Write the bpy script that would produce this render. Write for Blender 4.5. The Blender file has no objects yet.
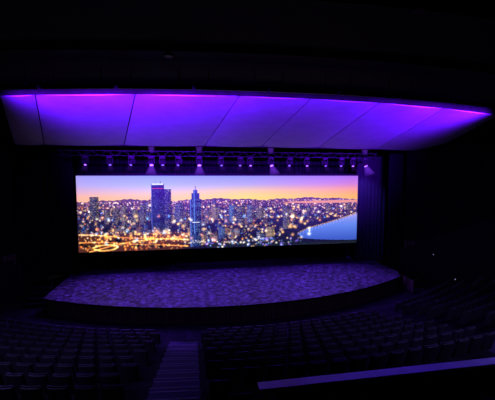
import bpy, bmesh, math, random
import numpy as np
from mathutils import Vector, Matrix
random.seed(4); rng=np.random.default_rng(7)
scn=bpy.context.scene
scn.view_settings.view_transform='Standard'
scn.view_settings.look='None'
H=7.0
CX,CY=2.5,40.0

# ---------------------------------------------------------------- helpers
def s2l(c):
    c=np.asarray(c,dtype=float)/255.0
    return np.where(c<=0.04045,c/12.92,((c+0.055)/1.055)**2.4)
def mat(name,col,rough=0.6,noise=0.0,nscale=8,emit=None,estr=1.0,metal=0.0,bump=0.0,spec=0.5,lo=.3,hi=.7):
    m=bpy.data.materials.new(name); m.use_nodes=True
    nt=m.node_tree; b=nt.nodes['Principled BSDF']
    b.inputs['Roughness'].default_value=rough
    b.inputs['Metallic'].default_value=metal
    b.inputs['Specular IOR Level'].default_value=spec
    b.inputs['Base Color'].default_value=(*col,1)
    tc=nt.nodes.new('ShaderNodeTexCoord')
    n=nt.nodes.new('ShaderNodeTexNoise'); n.inputs['Scale'].default_value=nscale
    n.inputs['Detail'].default_value=4
    nt.links.new(tc.outputs['Object'],n.inputs['Vector'])
    r=nt.nodes.new('ShaderNodeValToRGB')
    k=noise
    r.color_ramp.elements[0].position=lo; r.color_ramp.elements[1].position=hi
    r.color_ramp.elements[0].color=(*[max(0,c*(1-k)) for c in col],1)
    r.color_ramp.elements[1].color=(*[min(1,c*(1+k)) for c in col],1)
    nt.links.new(n.outputs['Fac'],r.inputs['Fac'])
    nt.links.new(r.outputs['Color'],b.inputs['Base Color'])
    if bump>0:
        bp=nt.nodes.new('ShaderNodeBump'); bp.inputs['Strength'].default_value=bump
        nt.links.new(n.outputs['Fac'],bp.inputs['Height']); nt.links.new(bp.outputs['Normal'],b.inputs['Normal'])
    if emit:
        b.inputs['Emission Color'].default_value=(*emit,1); b.inputs['Emission Strength'].default_value=estr
    return m
def mk(name,verts,faces,m=None,parent=None,smooth=False):
    me=bpy.data.meshes.new(name); me.from_pydata([tuple(v) for v in verts],[],faces); me.update()
    o=bpy.data.objects.new(name,me); scn.collection.objects.link(o)
    if m: me.materials.append(m)
    if smooth:
        for p in me.polygons: p.use_smooth=True
    if parent: o.parent=parent
    return o
def empty(name,loc=(0,0,0)):
    o=bpy.data.objects.new(name,None); o.location=loc; scn.collection.objects.link(o); return o
class MB:
    def __init__(s): s.v=[]; s.f=[]
    def box(s,c,d,rot=0,tilt=0):
        n=len(s.v); M=Matrix.Rotation(rot,3,'Z')@Matrix.Rotation(tilt,3,'X')
        for x in(-.5,.5):
            for y in(-.5,.5):
                for z in(-.5,.5):
                    s.v.append(Vector(c)+M@Vector((x*d[0],y*d[1],z*d[2])))
        s.f+=[[n+i for i in q] for q in((0,1,3,2),(4,6,7,5),(0,4,5,1),(2,3,7,6),(0,2,6,4),(1,5,7,3))]
    def tube(s,a,b,r,n=8,r2=None):
        a=Vector(a);b=Vector(b);d=(b-a).normalized();r2=r if r2 is None else r2
        u=d.orthogonal().normalized();w=d.cross(u);k=len(s.v)
        for i in range(n):
            t=2*math.pi*i/n;e=u*math.cos(t)+w*math.sin(t)
            s.v.append(a+e*r);s.v.append(b+e*r2)
        for i in range(n):
            j=(i+1)%n;s.f.append([k+2*i,k+2*j,k+2*j+1,k+2*i+1])
        s.f.append([k+2*i for i in range(n)][::-1]);s.f.append([k+2*i+1 for i in range(n)])
    def prism(s,poly,z0,z1):
        k=len(s.v);n=len(poly)
        for p in poly: s.v.append(Vector((p[0],p[1],z0)))
        for p in poly: s.v.append(Vector((p[0],p[1],z1)))
        s.f.append([k+i for i in range(n)][::-1]);s.f.append([k+n+i for i in range(n)])
        for i in range(n):
            j=(i+1)%n;s.f.append([k+i,k+j,k+n+j,k+n+i])
    def obj(s,name,m,parent=None,smooth=False): return mk(name,s.v,s.f,m,parent,smooth)
def pol(R,th): return (CX+R*math.sin(th),CY-R*math.cos(th))

# ---------------------------------------------------------------- materials
M_black=mat('black_paint',(.005,.005,.006),.85,.3,5,spec=.2)
M_ceil=mat('dark_ceiling_paint',(.008,.008,.010),.9,.3,3,spec=.1)
M_canopy=mat('canopy_panel_plaster',(.30,.28,.38),.7,.08,1.5,spec=.2)
M_drape=mat('black_velvet',(.007,.0065,.009),.95,.3,14,spec=.05)
M_drape_lit=mat('black_velvet_lit',(.022,.020,.028),.95,.3,14,spec=.05)  # paler copy of the black velvet; glow beside screen put into its colour
M_carpet=mat('aisle_carpet',(.045,.04,.07),.95,.4,40,bump=.3,spec=.1)
M_floor=mat('auditorium_carpet',(.012,.011,.014),.95,.4,30,spec=.1)
M_seat=mat('seat_fabric',(.075,.065,.088),.55,.35,25,bump=.2,spec=.5)
M_metal=mat('fixture_metal',(.012,.012,.013),.6,.2,10,metal=.0,spec=.2)
M_truss=mat('truss_metal',(.012,.012,.013),.5,.2,10,metal=.3)
M_cap=mat('parapet_cap_laminate',(.60,.60,.66),.6,.08,6)
M_wall=mat('dark_wall_paint',(.006,.005,.006),.9,.3,2,spec=.05)
M_lens=mat('lamp_lens',(.3,.2,.6),.2,emit=(.40,.22,1.0),estr=.6)
M_lensv=mat('lamp_lens_violet',(.3,.2,.6),.2,emit=(.35,.12,1.0),estr=2.2)
M_dot=mat('indicator_lamp',(.9,.9,1),.2,emit=(.5,.55,.8),estr=.5)

def wood(name,base,dark,scale=9):
    m=bpy.data.materials.new(name);m.use_nodes=True;nt=m.node_tree;b=nt.nodes['Principled BSDF']
    tc=nt.nodes.new('ShaderNodeTexCoord');mp=nt.nodes.new('ShaderNodeMapping');mp.inputs['Scale'].default_value=(scale,scale,.8)
    n=nt.nodes.new('ShaderNodeTexNoise');n.inputs['Scale'].default_value=1.5;n.inputs['Detail'].default_value=6
    r=nt.nodes.new('ShaderNodeValToRGB');r.color_ramp.elements[0].color=(*dark,1);r.color_ramp.elements[1].color=(*base,1)
    r.color_ramp.elements[0].position=.35;r.color_ramp.elements[1].position=.65
    nt.links.new(tc.outputs['Object'],mp.inputs[0]);nt.links.new(mp.outputs[0],n.inputs['Vector']);nt.links.new(n.outputs['Fac'],r.inputs[0])
    nt.links.new(r.outputs[0],b.inputs['Base Color']);b.inputs['Roughness'].default_value=.6
    b.inputs['Specular IOR Level'].default_value=.2
    return m
M_wood=wood('timber_panel',(.13,.10,.07),(.06,.045,.03))
M_fascia=wood('dark_timber_fascia',(.10,.075,.05),(.04,.028,.02))
M_stage=mat('gobo_mottled_stage_floor',(.085,.075,.10),.55,.5,3.4,bump=.05,spec=.15,lo=.40,hi=.62)  # mottled base colour stands in for the gobo light pattern

# ---------------------------------------------------------------- room shell
def xr(y): return 24 if y<12 else 24-8*(min(y,23)-12)/11
def xl(y): return 5-xr(y)
def clampx(p): return (min(max(p[0],xl(p[1])),xr(p[1])),p[1])
R0=25.0; PITCH=.9; RISE=.3; NR=19
rings=[(9.0,-1.0)]
rings+=[(R0-.45,-1.0)]
for k in range(NR):
    z=-1+RISE*k
    rings+=[(R0-.45+PITCH*k,z),(R0+.45+PITCH*k,z)]
V=[];F=[];NT=96
ths=[math.radians(-58+116*i/NT) for i in range(NT+1)]
for (R,z) in rings:
    for t in ths:
        p=clampx(pol(R,t));V.append((p[0],p[1],z))
for a in range(len(rings)-1):
    for i in range(NT):
        q=a*(NT+1)+i;F.append([q,q+1,q+NT+2,q+NT+1])
mk('floor',V,F,M_floor)
def wallseg(name,p,q,z0,z1,th=.3,m=M_wall):
    b=MB();p=Vector((*p,0));q=Vector((*q,0));d=(q-p);n=Vector((-d.y,d.x,0)).normalized()*th
    b.prism([(p.x,p.y),(q.x,q.y),((q+n).x,(q+n).y),((p+n).x,(p+n).y)],z0,z1);return b.obj(name,m)
wallseg('wall_right',(24,-4),(24,12),-1,11.6) .location=(.3,0,0)
wallseg('wall_left',(-19,12),(-19,-4),-1,11.6).location=(-.3,0,0)
wallseg('wall_rear',(-19,-4),(24,-4),-1,11.6).location=(0,-.3,0)
wallseg('wall_stage_back',(-14,28.3),(19,28.3),-1,14)
wallseg('wall_splay_right',(16.2,23),(24.2,12),-1,11.6)
wallseg('wall_splay_left',(-19.2,12),(-11.2,23),-1,11.6)
wallseg('wall_stage_right',(19,23.3),(19,28.6),-1,14)
wallseg('wall_stage_left',(-14,28.6),(-14,23.3),-1,14)
KX,KN,KF=4.3,12.0,14.6
def cyn(x): return 13.6+1.6*((x-3.7)/11.4)**2
b=MB()
pts=[(x,cyn(x)-.12) for x in np.linspace(-19,24,40)]
pts=[(x,min(y,21)) for x,y in pts]
b.prism([(-19,-4)]+[(24,-4)]+pts[::-1],H+3.62,H+3.95)
b.obj('ceiling',M_ceil)
# dark downstand lip that closes the gap between ceiling and canopy
V=[];F=[]
for i,x in enumerate(np.linspace(-19,24,60)):
    y=min(cyn(x)-.12,21)
    V+=[(x,y,H+3.24),(x,y,H+3.64),(x,y+.06,H+3.24),(x,y+.06,H+3.64)]
for i in range(59):
    q=4*i;F+=[[q,q+4,q+5,q+1],[q+2,q+3,q+7,q+6],[q,q+2,q+6,q+4]]
mk('ceiling_lip',V,F,M_ceil)
for i,(off,zz) in enumerate([(-3.2,3.62),(-6.2,3.62)]):
    b=MB();p1=[(x,min(cyn(x)+off,18)) for x in np.linspace(-18.9,23.9,30)];p2=[(x,y-.9) for x,y in p1]
    b.prism(p2+p1[::-1],H+zz-.14,H+zz);b.obj('ceiling_bulkhead',M_ceil)
b=MB();b.box((2.5,25.6,H+6.2),(33,5.4,.2));b.obj('ceiling_stagehouse',M_black)

# canopy: fan of flat panels sloping down to the stage
can=empty('acoustic_canopy')
XS=[-7.7,-6.2,-2.2,1.95,5.0,8.3,12.1,16.3]
TS=[(x-XS[0])/(XS[-1]-XS[0]) for x in XS]
def canp(t,s,bow=0):
    w=2*t-1
    xn=KX+KN*w;yn,zn=cyn(xn),H+3.25
    xf,yf,zf=3.7+KF*w,21.6+1.3*w*w,H+1.93
    return Vector((xn+(xf-xn)*s,yn+(yf-yn)*s,zn+(zf-zn)*s+bow))
NP=len(TS)-1
for i in range(NP):
    t0=TS[i]+.0011;t1=TS[i+1]-.0011;V=[];F=[];A=8;B=12
    for top in(0,1):
        for b_ in range(B+1):
            for a in range(A+1):
                s=b_/B;q=a/A
                bow=-.05*(1-(2*q-1)**2)
                p=canp(t0+(t1-t0)*q,s,bow)
                p.z+=.09*top;V.append(p)
    n=(A+1)*(B+1)
    for b_ in range(B):
        for a in range(A):
            q=b_*(A+1)+a
            F.append([q,q+A+1,q+A+2,q+1]);F.append([n+q,n+q+1,n+q+A+2,n+q+A+1])
    for a in range(A):
        F.append([a,a+1,n+a+1,n+a]);q=B*(A+1)+a;F.append([q,n+q,n+q+1,q+1])
    for b_ in range(B):
        q=b_*(A+1);F.append([q,n+q,n+q+A+1,q+A+1]);q+=A;F.append([q,q+A+1,n+q+A+1,n+q])
    mk('canopy_panel_%d'%(i+1),V,F,M_canopy,can)
b=MB()
for t in TS:
    b.tube(canp(t,.02,.15),canp(t,.98,.15),.06,6)
for s in(.12,.5,.88):
    for i in range(NP): b.tube(canp(TS[i],s,.16),canp(TS[i+1],s,.16),.05,6)
for t in TS:
    for s in (.12,.88): p=canp(t,s,.16);b.tube(p,(p.x,p.y,H+4.6),.012,5)
# dark trim along the stage-side edge
for i in range(NP):
    b.tube(canp(TS[i],1,.0),canp(TS[i+1],1,.0),.07,8)
b.obj('canopy_frame',M_black,can)
b=MB();b.box((2.5,17.2,H+4.7),(43,11.5,.2));b.obj('ceiling_upper',M_black)

# ---------------------------------------------------------------- stage
ths_=lambda x,R:math.asin((x-CX)/R)
RS=22.75
def stage_poly(R,x0,x1,yb,n=60):
    a0,a1=ths_(x0,R),ths_(x1,R)
    return [pol(R,a0+(a1-a0)*i/n) for i in range(n+1)]+[(x1+.6,21.6),(x1+.6,yb),(x0-.1,yb)]
stg=empty('stage')
b=MB();b.prism(stage_poly(RS,-8.5,14.2,28.2),-.06,0);b.obj('stage_deck',M_stage,stg)
b=MB();b.prism(stage_poly(RS-.12,-8.35,14.05,28.15),-1,-.06);b.obj('stage_riser',M_black,stg)
b=MB()
a0,a1=ths_(-8.3,RS),ths_(14,RS);n=120
for i in range(n):
    t=a0+(a1-a0)*(i+.5)/n;p=pol(RS-.08,t);b.box((p[0],p[1],-.53),(RS*(a1-a0)/n*.86,.05,.86),rot=t)
for j in range(5): b.box((14.72,19.9+j*.4,-.53),(.05,.35,.86))
b.obj('stage_fascia_boards',M_fascia,stg)
b=MB()
for i in range(n):
    t=a0+(a1-a0)*(i+.5)/n;p=pol(RS+.02,t);b.box((p[0],p[1],-.035),(RS*(a1-a0)/n*1.02,.05,.07),rot=t)
b.obj('stage_nosing',M_black,stg)
for (x,y,r) in((-9.5,21.5,0),(15.9,20.9,0)):
    b=MB()
    for k in range(4): 
        zt=-1+.23*(k+1);b.box((x,y+.3*k,(-1+zt)/2),(1.3,.3,zt+1))
    b.box((x-.62,y+.45,-.1),(.04,1.3,.05),tilt=math.atan(.77));b.box((x+.62,y+.45,-.1),(.04,1.3,.05),tilt=math.atan(.77))
    for sx in(-.62,.62):
        b.box((x+sx,y-.05,-.75+.05),(.04,.04,.6));b.box((x+sx,y+.9,-.2+.2),(.04,.04,.9))
    b.obj('stage_steps',M_black)

def drape(name,x0,x1,y,z0,z1,m=M_drape,amp=.09,wl=.32,y1=None,dense=8):
    L=abs(x1-x0) if y1 is None else math.hypot(x1-x0,y1-y)
    n=int(L/wl*dense);V=[];F=[]
    yy1=y if y1 is None else y1
    for k,z in enumerate((z0,z1)):
        for i in range(n+1):
            t=i/n;ph=t*L/wl*2*math.pi
            V.append((x0+(x1-x0)*t,y+(yy1-y)*t+amp*math.sin(ph+.6*math.sin(ph*.37))*(1 if k==0 else .8),z))
    for i in range(n): F.append([i,i+1,n+2+i,n+1+i])
    return mk(name,V,F,m,smooth=True)
drape('backdrop_curtain',-12.5,18.2,26.6,0.02,H+5)
drape('side_curtain',13.05,15.6,24.8,0.02,H+4.2,amp=.05,m=M_drape_lit)
drape('side_curtain',-10.8,-8.2,24.8,0.02,H+4.2,amp=.05)
drape('side_curtain',15.1,18.5,23.6,0.02,H+5,y1=23.5,amp=.05)
drape('side_curtain',-13.6,-9.6,23.6,0.02,H+5,y1=23.5,amp=.05)

# ---------------------------------------------------------------- LED screen picture
S=3;IW,IH=282*S,76*S
yy,xx=np.mgrid[0:IH,0:IW];U=xx/S;Vv=yy/S
def ramp(x,xs,cols):
    cols=np.array(cols,float);return np.stack([np.interp(x,xs,cols[:,i]) for i in range(3)],-1)
r0=ramp(U,[0,80,170,282],[(156,150,232),(136,156,236),(136,142,220),(160,104,204)])
r1=ramp(U,[0,80,170,282],[(178,164,232),(170,180,234),(176,166,212),(200,124,180)])
r2=ramp(U,[0,80,170,282],[(218,172,204),(226,196,190),(244,200,140),(246,154,106)])
r3=ramp(U,[0,80,170,282],[(246,180,156),(252,198,136),(255,214,92),(255,174,56)])
img=np.zeros((IH,IW,3))
kn=[0,9,16,22]
rs_=[r0,r1,r2,r3]
for a in range(3):
    m_=(Vv>=kn[a])&(Vv<=kn[a+1]) if a<2 else (Vv>=kn[a])
    f=np.clip((Vv-kn[a])/(kn[a+1]-kn[a]),0,1)[...,None]
    img=np.where(m_[...,None],rs_[a]*(1-f)+rs_[a+1]*f,img)
hz=24.5+.8*np.sin(U*.07+1)+.5*np.sin(U*.21)+.3*np.sin(U*.9)
grd=ramp(Vv,[23,30,40,55,76],[(100,66,112),(80,52,98),(46,36,82),(26,26,60),(18,19,42)])
img=np.where((Vv>hz)[...,None],grd,img)
ns=rng.random((IH//4+2,IW//5+2));nz=np.kron(ns,np.ones((4,5)))[:IH,:IW]
img=np.where((Vv>hz)[...,None],img*(.65+.6*nz[...,None]),img)
def rect(u0,v0,u1,v1,c):
    a,b_,c0,d=int(round(u0*S)),int(round(u1*S)),int(round(v0*S)),int(round(v1*S))
    a=max(a,0);b_=min(b_,IW);c0=max(c0,0);d=min(d,IH)
    if b_>a and d>c0: img[c0:d,a:b_]=c
def glow(u,v,r,c,k=1.0):
    R=int(r*S*2.5)+1;x0,y0=int(u*S),int(v*S)
    a,b_,c0,d=max(0,x0-R),min(IW,x0+R+1),max(0,y0-R),min(IH,y0+R+1)
    if b_<=a or d<=c0:return
    g=np.exp(-(((xx[c0:d,a:b_]-x0)/S)**2+((yy[c0:d,a:b_]-y0)/S)**2)/(r*r))[...,None]*k
    img[c0:d,a:b_]+=g*np.array(c)
for i in range(1700):
    v=26+rng.random()**1.3*20;u=rng.random()*282
    c=[(255,180,80),(255,210,140),(255,130,50),(230,220,255)][rng.choice(4,p=[.35,.3,.2,.15])]
    glow(u,v,.3+.25*rng.random(),c,.45+.55*rng.random())
bcols=[(24,28,74),(34,32,84),(60,50,108),(104,80,94),(50,72,136),(26,38,104),(18,20,46),(90,62,72),(42,62,132),(130,104,106)]
def building(u,base,w,h,col,wc=(255,220,150),dens=.4,step=None):
    col=np.array(col,float)
    rect(u,base-h,u+w,base,col)
    rect(u+w*.62,base-h,u+w,base,col*.62)
    x0,x1=int(round(u*S)),int(round((u+w)*S));y0,y1=int(round((base-h)*S)),int(round(base*S))
    for y in range(y0+2,y1-1,2):
        rowlit=rng.random()<.35
        for x in range(x0+1,x1-1,2):
            if 0<=x<IW and 0<=y<IH and rng.random()<(dens*(1.7 if rowlit else .7)):
                img[y,x]=np.array(wc)*(.55+.6*rng.random())
wcs=[(255,195,100),(255,225,170),(220,230,255),(255,160,60),(150,190,255)]
def dens_center(u):
    return .36+.95*math.exp(-((u-85)/50)**2)+.22*math.exp(-((u-165)/30)**2)+.10*math.exp(-((u-210)/30)**2)
lst=[]
for i in range(760):
    base=29+rng.random()**.9*43;u=rng.random()*284-2
    sc=.45+.9*(base-28)/44
    if base>60 and u<105: continue
    if u>205 and base>40+ (282-u)*.24 : continue
    w=(1.8+4.2*rng.random())*sc;h=(2.5+9.5*rng.random()**1.8)*sc*dens_center(u)
    lst.append((base,u,w,h))
lst.sort()
for base,u,w,h in lst:
    building(u,base,w,h,bcols[rng.integers(len(bcols))],wcs[rng.integers(5)],.17+.4*rng.random())
    if rng.random()<.82:
        c=[(255,165,50),(255,195,90),(255,125,30),(255,230,180),(90,170,255)][rng.choice(5,p=[.38,.27,.15,.13,.07])]
        glow(u+w*rng.random(),base+.3,.5+.8*rng.random(),c,.7+.6*rng.random())
def tw(u,base,w,h,col,wc=(255,225,170),d=.3): building(u,base,w,h,col,wc,d)
tw(13,43,9,22,(40,44,92),(255,215,160),.35)
tw(27,47,6,14,(66,58,100)); tw(36,50,7,17,(40,44,90),(255,210,140),.4)
tw(44,46,6,15,(96,82,104)); tw(54,52,8,18,(36,40,84),(255,220,150),.4)
tw(63,50,7,21,(60,58,104)); tw(99,48,8,19,(58,64,120)); tw(106,54,6,18,(38,40,86),(255,200,110),.45)
tw(128,50,7,14,(84,72,110)); tw(136,46,6,14,(110,88,110),(255,220,160),.5)
tw(153,48,6,17,(60,80,150),(180,210,255),.4); tw(160,52,9,20,(40,46,100),(255,215,140),.4)
tw(171,50,6,19,(70,74,130),(230,230,255),.4); tw(181,46,7,12,(90,76,104))
tw(207,58,7,26,(52,52,104),(255,215,150),.4); tw(215,50,5,12,(90,70,90))
tw(231,44,4,11,(70,60,100)); tw(250,40,6,7,(90,70,90)); tw(270,38,5,6,(80,60,90))
tw(142,66,7,13,(44,60,120),(150,190,255),.45); tw(190,66,9,11,(120,96,100),(255,220,150),.5)
tw(75,57,13,49,(18,28,86),(120,150,225),.32); tw(88,55,7,42,(28,36,98),(255,225,180),.22)
rect(75.3,8.0,87.5,9.4,(225,235,255)); rect(79,5.8,79.5,8,(60,60,110)); rect(84,5.6,84.5,8,(60,60,110))
rect(76,12.6,87,13.2,(200,60,90)); rect(75,8,75.6,57,(70,90,180)); rect(88,13,95,13.8,(200,210,255))
glow(80,57,3.5,(255,160,60),.8); glow(90,57,3,(255,200,110),.8)
tw(114,74,11,50,(20,36,100),(140,190,255),.36)
rect(115.3,18,123.2,24,(28,50,124)); rect(117,14.5,121.5,18,(40,66,150)); rect(119,10.5,119.8,14.5,(60,70,140))
rect(114,24,114.7,74,(90,130,230)); rect(117.8,15,118.3,60,(90,140,230)); rect(116,48,123,48.8,(240,240,255))
for k in range(16): glow(111+k*1.1,67+3*rng.random(),.7,(255,215,150),.7)
P=[(222,63.5),(232,58),(252,52.5),(268,47),(282,42),(282,72),(262,71.5),(240,70),(228,68.5)]
def inside(P):
    m=np.zeros((IH,IW),bool);n=len(P)
    for i in range(n):
        x0,y0=P[i];x1,y1=P[(i+1)%n]
        if y0==y1: continue
        c=((Vv<y0)!=(Vv<y1))&(U<(x1-x0)*(Vv-y0)/(y1-y0)+x0);m^=c
    return m
m=inside(P)
riv=ramp(Vv,[42,54,70],[(150,146,225),(96,130,225),(58,88,190)])+(6*np.sin(Vv*9+2*np.sin(U*.2)))[...,None]
img=np.where(m[...,None],riv,img)
m=inside([(205,28.3),(240,27.2),(282,26.6),(282,29.6),(250,29.8),(215,29.6)]);img=np.where(m[...,None],np.array((225,145,120.)),img)
for k in range(60):
    s=k/59;u=222+60*s;v=np.interp(u,[222,232,252,268,282],[63.5,58,52.5,47,42]);glow(u,v-.5,.6,(255,190,100),.8 if k%2 else .4)
    if k%3==0:
        for j in range(4): glow(u,v+1+j*.8,.35,(255,190,120),.3-.06*j)
for k in range(240):
    u=130+96*rng.random();v=70.5+5*rng.random();rect(u,v,u+2.5,v+1.3,(14+20*rng.random(),24+16*rng.random(),40))
for k in range(240):
    u=225+57*rng.random();v=73+3*rng.random();rect(u,v,u+2.5,v+1.3,(14+20*rng.random(),24+16*rng.random(),40))
for k in range(110):
    u=128+98*rng.random();v=67+8.5*rng.random();glow(u,v,.5+.7*rng.random(),[(255,200,110),(110,160,255),(255,240,210),(150,100,255)][rng.integers(4)],.7)
def ribbon(pts,c,r,k):
    P_=np.array(pts,float);n=160;tt=np.linspace(0,len(P_)-1,n)
    us=np.interp(tt,range(len(P_)),P_[:,0]);vs=np.interp(tt,range(len(P_)),P_[:,1])
    us=np.convolve(np.pad(us,8,'edge'),np.ones(17)/17,'valid');vs=np.convolve(np.pad(vs,8,'edge'),np.ones(17)/17,'valid')
    for u,v in zip(us,vs): glow(u,v,r,c,k)
img[int(60*S):,:int(112*S)]*=.6
fade=np.clip((118-U)/20,0,1)*np.clip((Vv-56)/5,0,1)
img+=fade[...,None]*np.array((72,30,8.))
for pts in([(0,58),(20,59),(45,62),(75,64),(110,66)],[(0,66),(25,66),(55,69),(90,71),(112,73)],[(10,76),(30,71),(55,66),(90,64),(112,66)]):
    ribbon(pts,(255,130,35),.7,.3);ribbon([(a,c+.3) for a,c in pts],(255,210,130),.4,.26)
ribbon([(14,72),(22,69.5),(34,69),(41,71),(36,74),(24,75),(15,73)],(255,170,70),.7,.36)
for k in range(260):
    glow(rng.random()*112,56+19*rng.random(),.4+.8*rng.random(),[(255,170,60),(255,220,150),(255,120,35)][rng.integers(3)],.65)
for k in range(40):
    u=rng.random()*100;v=62+12*rng.random();glow(u,v,1.6,(-70,-30,-20),.8)
for k in range(120):
    glow(15+220*rng.random(),40+28*rng.random(),.8+1.0*rng.random(),[(255,175,70),(255,225,170),(120,190,255),(255,120,60)][rng.choice(4,p=[.44,.30,.10,.16])],.85)
img=np.clip(img,0,255)
lin=s2l(img)
z1=H;z0=H-5.28;YS=24.0
tn=(np.linspace(76.3,357.7,IW)-247.5)/330
gx=YS*(tn*.9863+.165)/(.9863-.165*tn)
x0,x1=float(gx[0]),float(gx[-1])
gz=np.linspace(z1,z0,IH)
co=np.zeros((IH,IW,3),np.float32);co[...,0]=gx[None,:];co[...,1]=YS;co[...,2]=gz[:,None]
idx=np.arange(IH*IW).reshape(IH,IW)
q=np.stack([idx[:-1,:-1],idx[1:,:-1],idx[1:,1:],idx[:-1,1:]],-1).reshape(-1,4)
me=bpy.data.meshes.new('led_picture');me.vertices.add(IH*IW);me.vertices.foreach_set('co',co.ravel())
me.loops.add(q.size);me.loops.foreach_set('vertex_index',q.ravel().astype(np.int32))
me.polygons.add(len(q));me.polygons.foreach_set('loop_start',(np.arange(len(q))*4).astype(np.int32))
me.update(calc_edges=True)
at=me.color_attributes.new('pic','FLOAT_COLOR','POINT')
rgba=np.ones((IH*IW,4),np.float32);rgba[:,:3]=lin.reshape(-1,3);at.data.foreach_set('color',rgba.ravel())
ms=bpy.data.materials.new('led_display_surface');ms.use_nodes=True;nt=ms.node_tree;bs=nt.nodes['Principled BSDF']
an=nt.nodes.new('ShaderNodeAttribute');an.attribute_name='pic'
bs.inputs['Base Color'].default_value=(.005,.005,.005,1);bs.inputs['Roughness'].default_value=.7
nt.links.new(an.outputs['Color'],bs.inputs['Emission Color']);bs.inputs['Emission Strength'].default_value=1.15
me.materials.append(ms)
led=empty('led_screen')
o=bpy.data.objects.new('led_picture',me);scn.collection.objects.link(o);o.parent=led
b=MB();b.box(((x0+x1)/2,YS+.12,(z0+z1)/2),(x1-x0+.06,.2,z1-z0+.06))
for i in range(21):
    x=x0+(x1-x0)*i/20
    b.box((x,YS+.28,(z0+z1)/2),(.05,.12,z1-z0))
b.box(((x0+x1)/2,YS+.3,z1+.1),(x1-x0,.2,.12))
for i in range(6):
    x=x0+.8+(x1-x0-1.6)*i/5;b.tube((x,YS+.3,z1+.1),(x,YS+.3,H+6.05),.02,6);b.box((x,YS+.3,z1+1.5),(.22,.22,.4))
b.obj('led_cabinet_frame',M_black,led)

# ---------------------------------------------------------------- lighting truss + moving heads
def truss(name,xa,xb,y,z):
    root=empty(name);b=MB();w=.16
    for dy in(-w,w):
        for dz in(-w,w): b.tube((xa,y+dy,z+dz),(xb,y+dy,z+dz),.025,6)
    n=int((xb-xa)/.5)
    for i in range(n):
        a=xa+(xb-xa)*i/n;c=xa+(xb-xa)*(i+1)/n;s=1 if i%2 else -1
        b.tube((a,y-w,z-w*s),(c,y-w,z+w*s),.012,5);b.tube((a,y+w,z-w*s),(c,y+w,z+w*s),.012,5)
        b.tube((a,y-w*s,z-w),(c,y+w*s,z-w),.012,5)
    for i in range(5):
        x=xa+1+(xb-xa-2)*i/4;b.tube((x,y,z),(x,y,H+6.05),.015,5)
    b.obj('truss_frame',M_truss,root);return root
YT=23.3;ZT=H+1.5
tr=truss('lighting_truss',-8.6,13.8,YT,ZT)
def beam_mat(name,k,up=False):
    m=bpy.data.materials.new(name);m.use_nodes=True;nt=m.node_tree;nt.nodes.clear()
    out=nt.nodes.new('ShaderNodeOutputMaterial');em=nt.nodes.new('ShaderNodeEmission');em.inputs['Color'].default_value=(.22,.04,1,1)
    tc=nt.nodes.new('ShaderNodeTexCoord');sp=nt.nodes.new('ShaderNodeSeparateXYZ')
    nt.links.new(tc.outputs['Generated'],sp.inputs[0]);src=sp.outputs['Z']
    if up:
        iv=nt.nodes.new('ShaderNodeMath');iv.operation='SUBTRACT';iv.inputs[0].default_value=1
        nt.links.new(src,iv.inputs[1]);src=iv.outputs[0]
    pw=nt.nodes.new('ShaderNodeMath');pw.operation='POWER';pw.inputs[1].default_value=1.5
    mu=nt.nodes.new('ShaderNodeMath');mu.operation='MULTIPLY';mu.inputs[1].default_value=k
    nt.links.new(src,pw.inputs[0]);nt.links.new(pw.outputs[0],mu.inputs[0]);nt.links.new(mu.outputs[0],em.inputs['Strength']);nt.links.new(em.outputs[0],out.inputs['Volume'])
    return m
M_beam=beam_mat('emissive_haze',1.5);M_beam2=beam_mat('emissive_haze_up',.9,True);M_beam3=beam_mat('emissive_haze_soft',.3)  # emissive volumes imitate lamp beams scattered in haze
def moving_head(x,y,z,aim,lens,on):
    root=empty('stage_spotlight',(x,y,z))
    b=MB();b.box((0,0,-.06),(.34,.26,.14));b.tube((0,0,0),(0,0,.1),.03,6)
    b.box((-.19,0,-.3),(.04,.12,.4));b.box((.19,0,-.3),(.04,.12,.4))
    b.obj('yoke',M_metal,root)
    d=Vector(aim).normalized();c=Vector((0,0,-.38));b=MB()
    b.tube(c-d*.2,c-d*.05,.10,14,.15);b.tube(c-d*.05,c+d*.16,.15,14,.15);b.tube(c+d*.16,c+d*.22,.15,14,.13)
    b.obj('head',M_metal,root)
    b=MB();b.tube(c+d*.222,c+d*.235,.13 if on else .08,14);b.obj('lens',lens,root)
    b=MB();b.tube(c+d*.24,c+d*(1.0 if on else .7),.13,16,.42 if on else .24);b.obj('emissive_haze_beam',M_beam if on else M_beam3,root)  # self-glowing cone in place of a beam in haze
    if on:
        b=MB();b.tube((0,0,.3),(0,.1,1.15),.16,16,.36);b.obj('emissive_haze_plume',M_beam2,root)  # self-glowing upward plume, likewise imitating haze
    return root
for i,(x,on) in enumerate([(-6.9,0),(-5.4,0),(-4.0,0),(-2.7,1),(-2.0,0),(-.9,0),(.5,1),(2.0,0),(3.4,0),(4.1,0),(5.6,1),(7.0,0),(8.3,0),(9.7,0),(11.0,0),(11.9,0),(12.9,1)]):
    moving_head(x,YT,ZT-.2,(.25*math.sin(i*2.1),-.5,-1),M_lensv if on or i%3==0 else M_lens,on)
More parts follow.
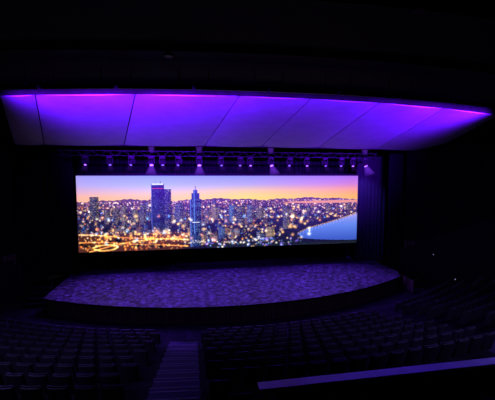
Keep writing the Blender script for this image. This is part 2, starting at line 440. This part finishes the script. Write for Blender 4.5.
def spot(name,loc,tgt,W,col,ang=60,blend=.6,size=.08,gobo=0,parent=None):
    l=bpy.data.lights.new(name,'SPOT');l.energy=W;l.color=col;l.spot_size=math.radians(ang);l.spot_blend=blend;l.shadow_soft_size=size
    o=bpy.data.objects.new(name,l);scn.collection.objects.link(o);o.location=loc
    o.rotation_euler=(Vector(tgt)-Vector(loc)).to_track_quat('-Z','Y').to_euler()
    if gobo:
        l.use_nodes=True;nt=l.node_tree;e=nt.nodes['Emission'];tc=nt.nodes.new('ShaderNodeTexCoord')
        n=nt.nodes.new('ShaderNodeTexNoise');n.inputs['Scale'].default_value=gobo;n.inputs['Detail'].default_value=2;n.inputs['Distortion'].default_value=1.2
        r=nt.nodes.new('ShaderNodeMapRange');r.inputs['From Min'].default_value=.40;r.inputs['From Max'].default_value=.62
        r.inputs['To Min'].default_value=.3;r.inputs['To Max'].default_value=1.8
        nt.links.new(tc.outputs['Normal'],n.inputs['Vector']);nt.links.new(n.outputs['Fac'],r.inputs['Value']);nt.links.new(r.outputs[0],e.inputs['Strength'])
    if parent:o.parent=parent
    return o
for i,x in enumerate([-4.2,2.5,9.2]):
    spot('wash_lamp_%d'%i,(x,YT-.6,ZT-.9),(x+.2,20.4,0),2700,(.14,.035,1.0),84,.8,.03,gobo=20,parent=tr)
for i,x in enumerate([-5.0,0,5,10.0]):
    spot('front_lamp_%d'%i,(x,20.8,H+1.8),(x,19.8,0),1250,(.20,.065,1.0),70,.9,.03,gobo=22,parent=tr)
spot('side_lamp',(12.6,YT-.5,ZT-.7),(13.9,24.8,5.2),1500,(.13,.06,1),60,1,.05,parent=tr)
for i,x in enumerate((-4,3.5,11)):
    spot('audience_rim_fill_%d'%i,(x,22.6,ZT-.9),(x*1.1-.3,9,1),600,(.24,.16,1.0),50,1,.1,parent=tr)  # added lamps that put rims of light on the seat backs

# canopy uplighters
def area(name,loc,tgt,W,col,sx,sy,parent,spread=180):
    l=bpy.data.lights.new(name,'AREA');l.energy=W;l.color=col;l.shape='RECTANGLE';l.size=sx;l.size_y=sy;l.spread=math.radians(spread)
    o=bpy.data.objects.new(name,l);scn.collection.objects.link(o);o.location=loc
    o.rotation_euler=(Vector(tgt)-Vector(loc)).to_track_quat('-Z','Y').to_euler();o.parent=parent
bat=empty('ceiling_wash_battens')
b=MB()
for i,(x,W) in enumerate([(-6.4,480),(-3.8,600),(-1.2,560),(1.4,360),(4.0,190),(6.6,170),(9.2,300),(11.8,500),(14.4,560)]):
    y=cyn(x)-1.9;z=H+3.02
    sl=3.2*(x-3.7)/11.4**2;ang=math.atan(sl)
    b.box((x,y-.12,z),(2.5,.1,.14),rot=ang)
    b.box((x-.8,y-.12-.8*sl,z+.33),(.04,.04,.54));b.box((x+.8,y-.12+.8*sl,z+.33),(.04,.04,.54))
    area('batten_lamp_%d'%i,(x,y,z),(x-sl*6,y+6,z-1.0),W,(.135,.004,1.0),2.4,.06,bat,54)
b.obj('batten_housings',M_metal,bat)
def can_light(x,y,tgt,W,col,ang,blend):
    r=empty('ceiling_spot_fill_can');zc=H+3.62
    b=MB();b.tube((x,y,zc-.34),(x,y,zc-.06),.12,14,.09);b.tube((x,y,zc-.08),(x,y,zc+.01),.03,8);b.obj('can',M_metal,r)
    spot('lamp',(x,y,zc-.36),tgt,W,col,ang,blend,.06,parent=r)
can_light(4.5,6.2,(6.2,5.9,3),250,(.085,.04,1),70,.7)
can_light(-.6,9.6,(-.6,12.0,-1),60,(.22,.10,1),34,1)
can_light(13,10.4,(18.6,19.5,.5),260,(.8,.6,.6),34,1)
can_light(-8,10.6,(-13,20,.5),80,(.8,.6,.6),34,1)
can_light(-6,6.0,(-6,11.5,0),900,(.36,.28,1),80,1)  # added fill to brighten the left seats, can included
can_light(9,5.0,(8,12.5,0),850,(.36,.28,1),76,1)  # second added seat fill, in a made-up can

# ---------------------------------------------------------------- seating
def seat_mesh():
    bm=bmesh.new()
    def rbox(c,d,bev,tilt=0,curve=0,seg=2,taper=1):
        t=bmesh.new();bmesh.ops.create_cube(t,size=1)
        if curve: bmesh.ops.subdivide_edges(t,edges=[e for e in t.edges if abs(e.verts[0].co.x-e.verts[1].co.x)>.5],cuts=3)
        for v in t.verts:
            k=taper if v.co.z>0 else 1
            v.co=Vector((v.co.x*d[0]*k,v.co.y*d[1],v.co.z*d[2]))
            if curve: v.co.y+=curve*(v.co.x/(d[0]/2))**2
        bmesh.ops.bevel(t,geom=[e for e in t.edges if len(e.link_faces)==2 and e.calc_face_angle()>.8],offset=bev,segments=seg,affect='EDGES')
        bmesh.ops.transform(t,matrix=Matrix.Translation(c)@Matrix.Rotation(tilt,4,'X'),verts=t.verts)
        m=bpy.data.meshes.new('t');t.to_mesh(m);t.free();bm.from_mesh(m);bpy.data.meshes.remove(m)
    rbox((0,-.24,.70),(.50,.09,.60),.035,math.radians(12),.035,2,.9)
    rbox((0,-.02,.60),(.46,.12,.42),.035,math.radians(14),0,1)
    for s in(-.265,.265):
        rbox((s,-.02,.60),(.05,.36,.035),.012,0,0,1)
        rbox((s,-.10,.30),(.035,.16,.60),.008,0,0,1)
        rbox((s,-.08,.02),(.07,.30,.04),.008,0,0,1)
    co=np.array([v.co[:] for v in bm.verts]);fs=[[v.index for v in f.verts] for f in bm.faces]
    bm.free();return co,fs
sv,sf=seat_mesh()
def seating(name,test,k0,k1):
    V=[];F=[];n=0
    for k in range(k0,k1):
        R=R0+PITCH*k;z=-1+RISE*k;dth=.555/R
        N=int(math.radians(50)/dth)
        for i in range(-N,N+1):
            th=(i+.5*(k%2))*dth;x,y=pol(R,th)
            if not test(x,y,k) or x<xl(y)+1.3 or x>xr(y)-1.3: continue
            c,s=math.cos(th),math.sin(th)
            P=sv.copy();px=P[:,0]*c-P[:,1]*s+x;py=P[:,0]*s+P[:,1]*c+y
            V.append(np.stack([px,py,P[:,2]+z],1));F+=[[a+n for a in f] for f in sf];n+=len(sv)
    V=np.concatenate(V);return mk(name,V.tolist(),F,M_seat)
A0,A1=-1.2,.12
seating('theatre_seats',lambda x,y,k:x<A0-.3,0,13)
seating('theatre_seats',lambda x,y,k:x>A1+.3 and x<9.0,0,9)
seating('theatre_seats',lambda x,y,k:x>10.9,0,9)
seating('theatre_seats',lambda x,y,k:A1+.3<x<1.0,9,12)
ais=empty('aisle_steps')
b=MB();nn=MB()
for (xa,xb) in((A0,A1),(9.35,10.5)):
    for k in range(0,13):
        z=-1+RISE*k;xm=(xa+xb)/2;th=ths_(xm,R0+PITCH*k);w=xb-xa
        p=pol(R0+PITCH*k,th);b.box((p[0],p[1],z+.006),(w,.9,.012),rot=th)
        if xa>5 and k>8: break
        if k<12:
            p=pol(R0+PITCH*k+.26,th);b.box((p[0],p[1],z+.075),(w,.38,.15),rot=th)
            p=pol(R0+PITCH*k+.06,th);nn.box((p[0],p[1],z+.155),(w,.03,.012),rot=th)
        p=pol(R0+PITCH*k-.44,th);nn.box((p[0],p[1],z+.014),(w,.03,.012),rot=th)
b.obj('treads',M_carpet,ais);nn.obj('nosings',mat('step_nosing',(.07,.06,.10),.6),ais)

# ---------------------------------------------------------------- parapet
par=empty('parapet_wall')
b=MB();b.box((11.4,5.9,1.9),(20.2,.16,2.1));b.box((1.38,4.6,2.3),(.16,2.5,1.3));b.obj('upstand',M_wall,par)
b=MB();b.box((11.35,5.9,2.98),(20.3,.22,.05));b.obj('cap',M_cap,par)

# ---------------------------------------------------------------- side wall timber panels
for sgn in(1,-1):
    root=empty('timber_wall_panelling')
    b=MB();fr=MB();dv=Vector((8,-11,0)).normalized()
    for j in range(10):
        p=Vector((16.2,23,0))+dv*(.55+1.15*j)
        n=Vector((dv.y,-dv.x,0))
        q=p+n*.05
        x=q.x if sgn==1 else 5-q.x;rot=math.atan2(dv.y,dv.x)*(1 if sgn==1 else -1)
        for s in range(4):
            off=dv*((s-1.5)*.26);xx_=q.x+off.x;xx_=xx_ if sgn==1 else 5-xx_
            b.box((xx_,q.y+off.y,.55),(.22,.06,2.9),rot=rot)
        fr.box((x,q.y,2.08),(1.1,.1,.08),rot=rot);fr.box((x,q.y,-.92),(1.1,.1,.12),rot=rot)
    b.obj('timber_slats',M_wood,root);fr.obj('rails',M_black,root)
wl=empty('wall_indicator_lamps')
for (x,y,z,mm) in((17.2,21.1,1.3,M_dot),(18.0,19.9,-.2,M_dot),(-12.6,20.7,-.55,M_dot)):
    b=MB();b.box((x,y,z),(.10,.10,.14));b.obj('lamp_body',M_metal,wl)
    b=MB();b.tube((x,y-.05,z),(x,y-.08,z),.03,10);b.obj('lamp_lens',mm,wl)

# ---------------------------------------------------------------- world + camera
w=bpy.data.worlds.new('world');scn.world=w;w.use_nodes=True
w.node_tree.nodes['Background'].inputs[0].default_value=(.001,.001,.0015,1)
cam=bpy.data.cameras.new('camera');cam.lens=24;cam.sensor_width=36;cam.clip_end=200
co_=bpy.data.objects.new('camera',cam);scn.collection.objects.link(co_)
co_.location=(0,0,H);co_.rotation_euler=(math.radians(90-4.2),0,math.radians(-9.5))
scn.camera=co_
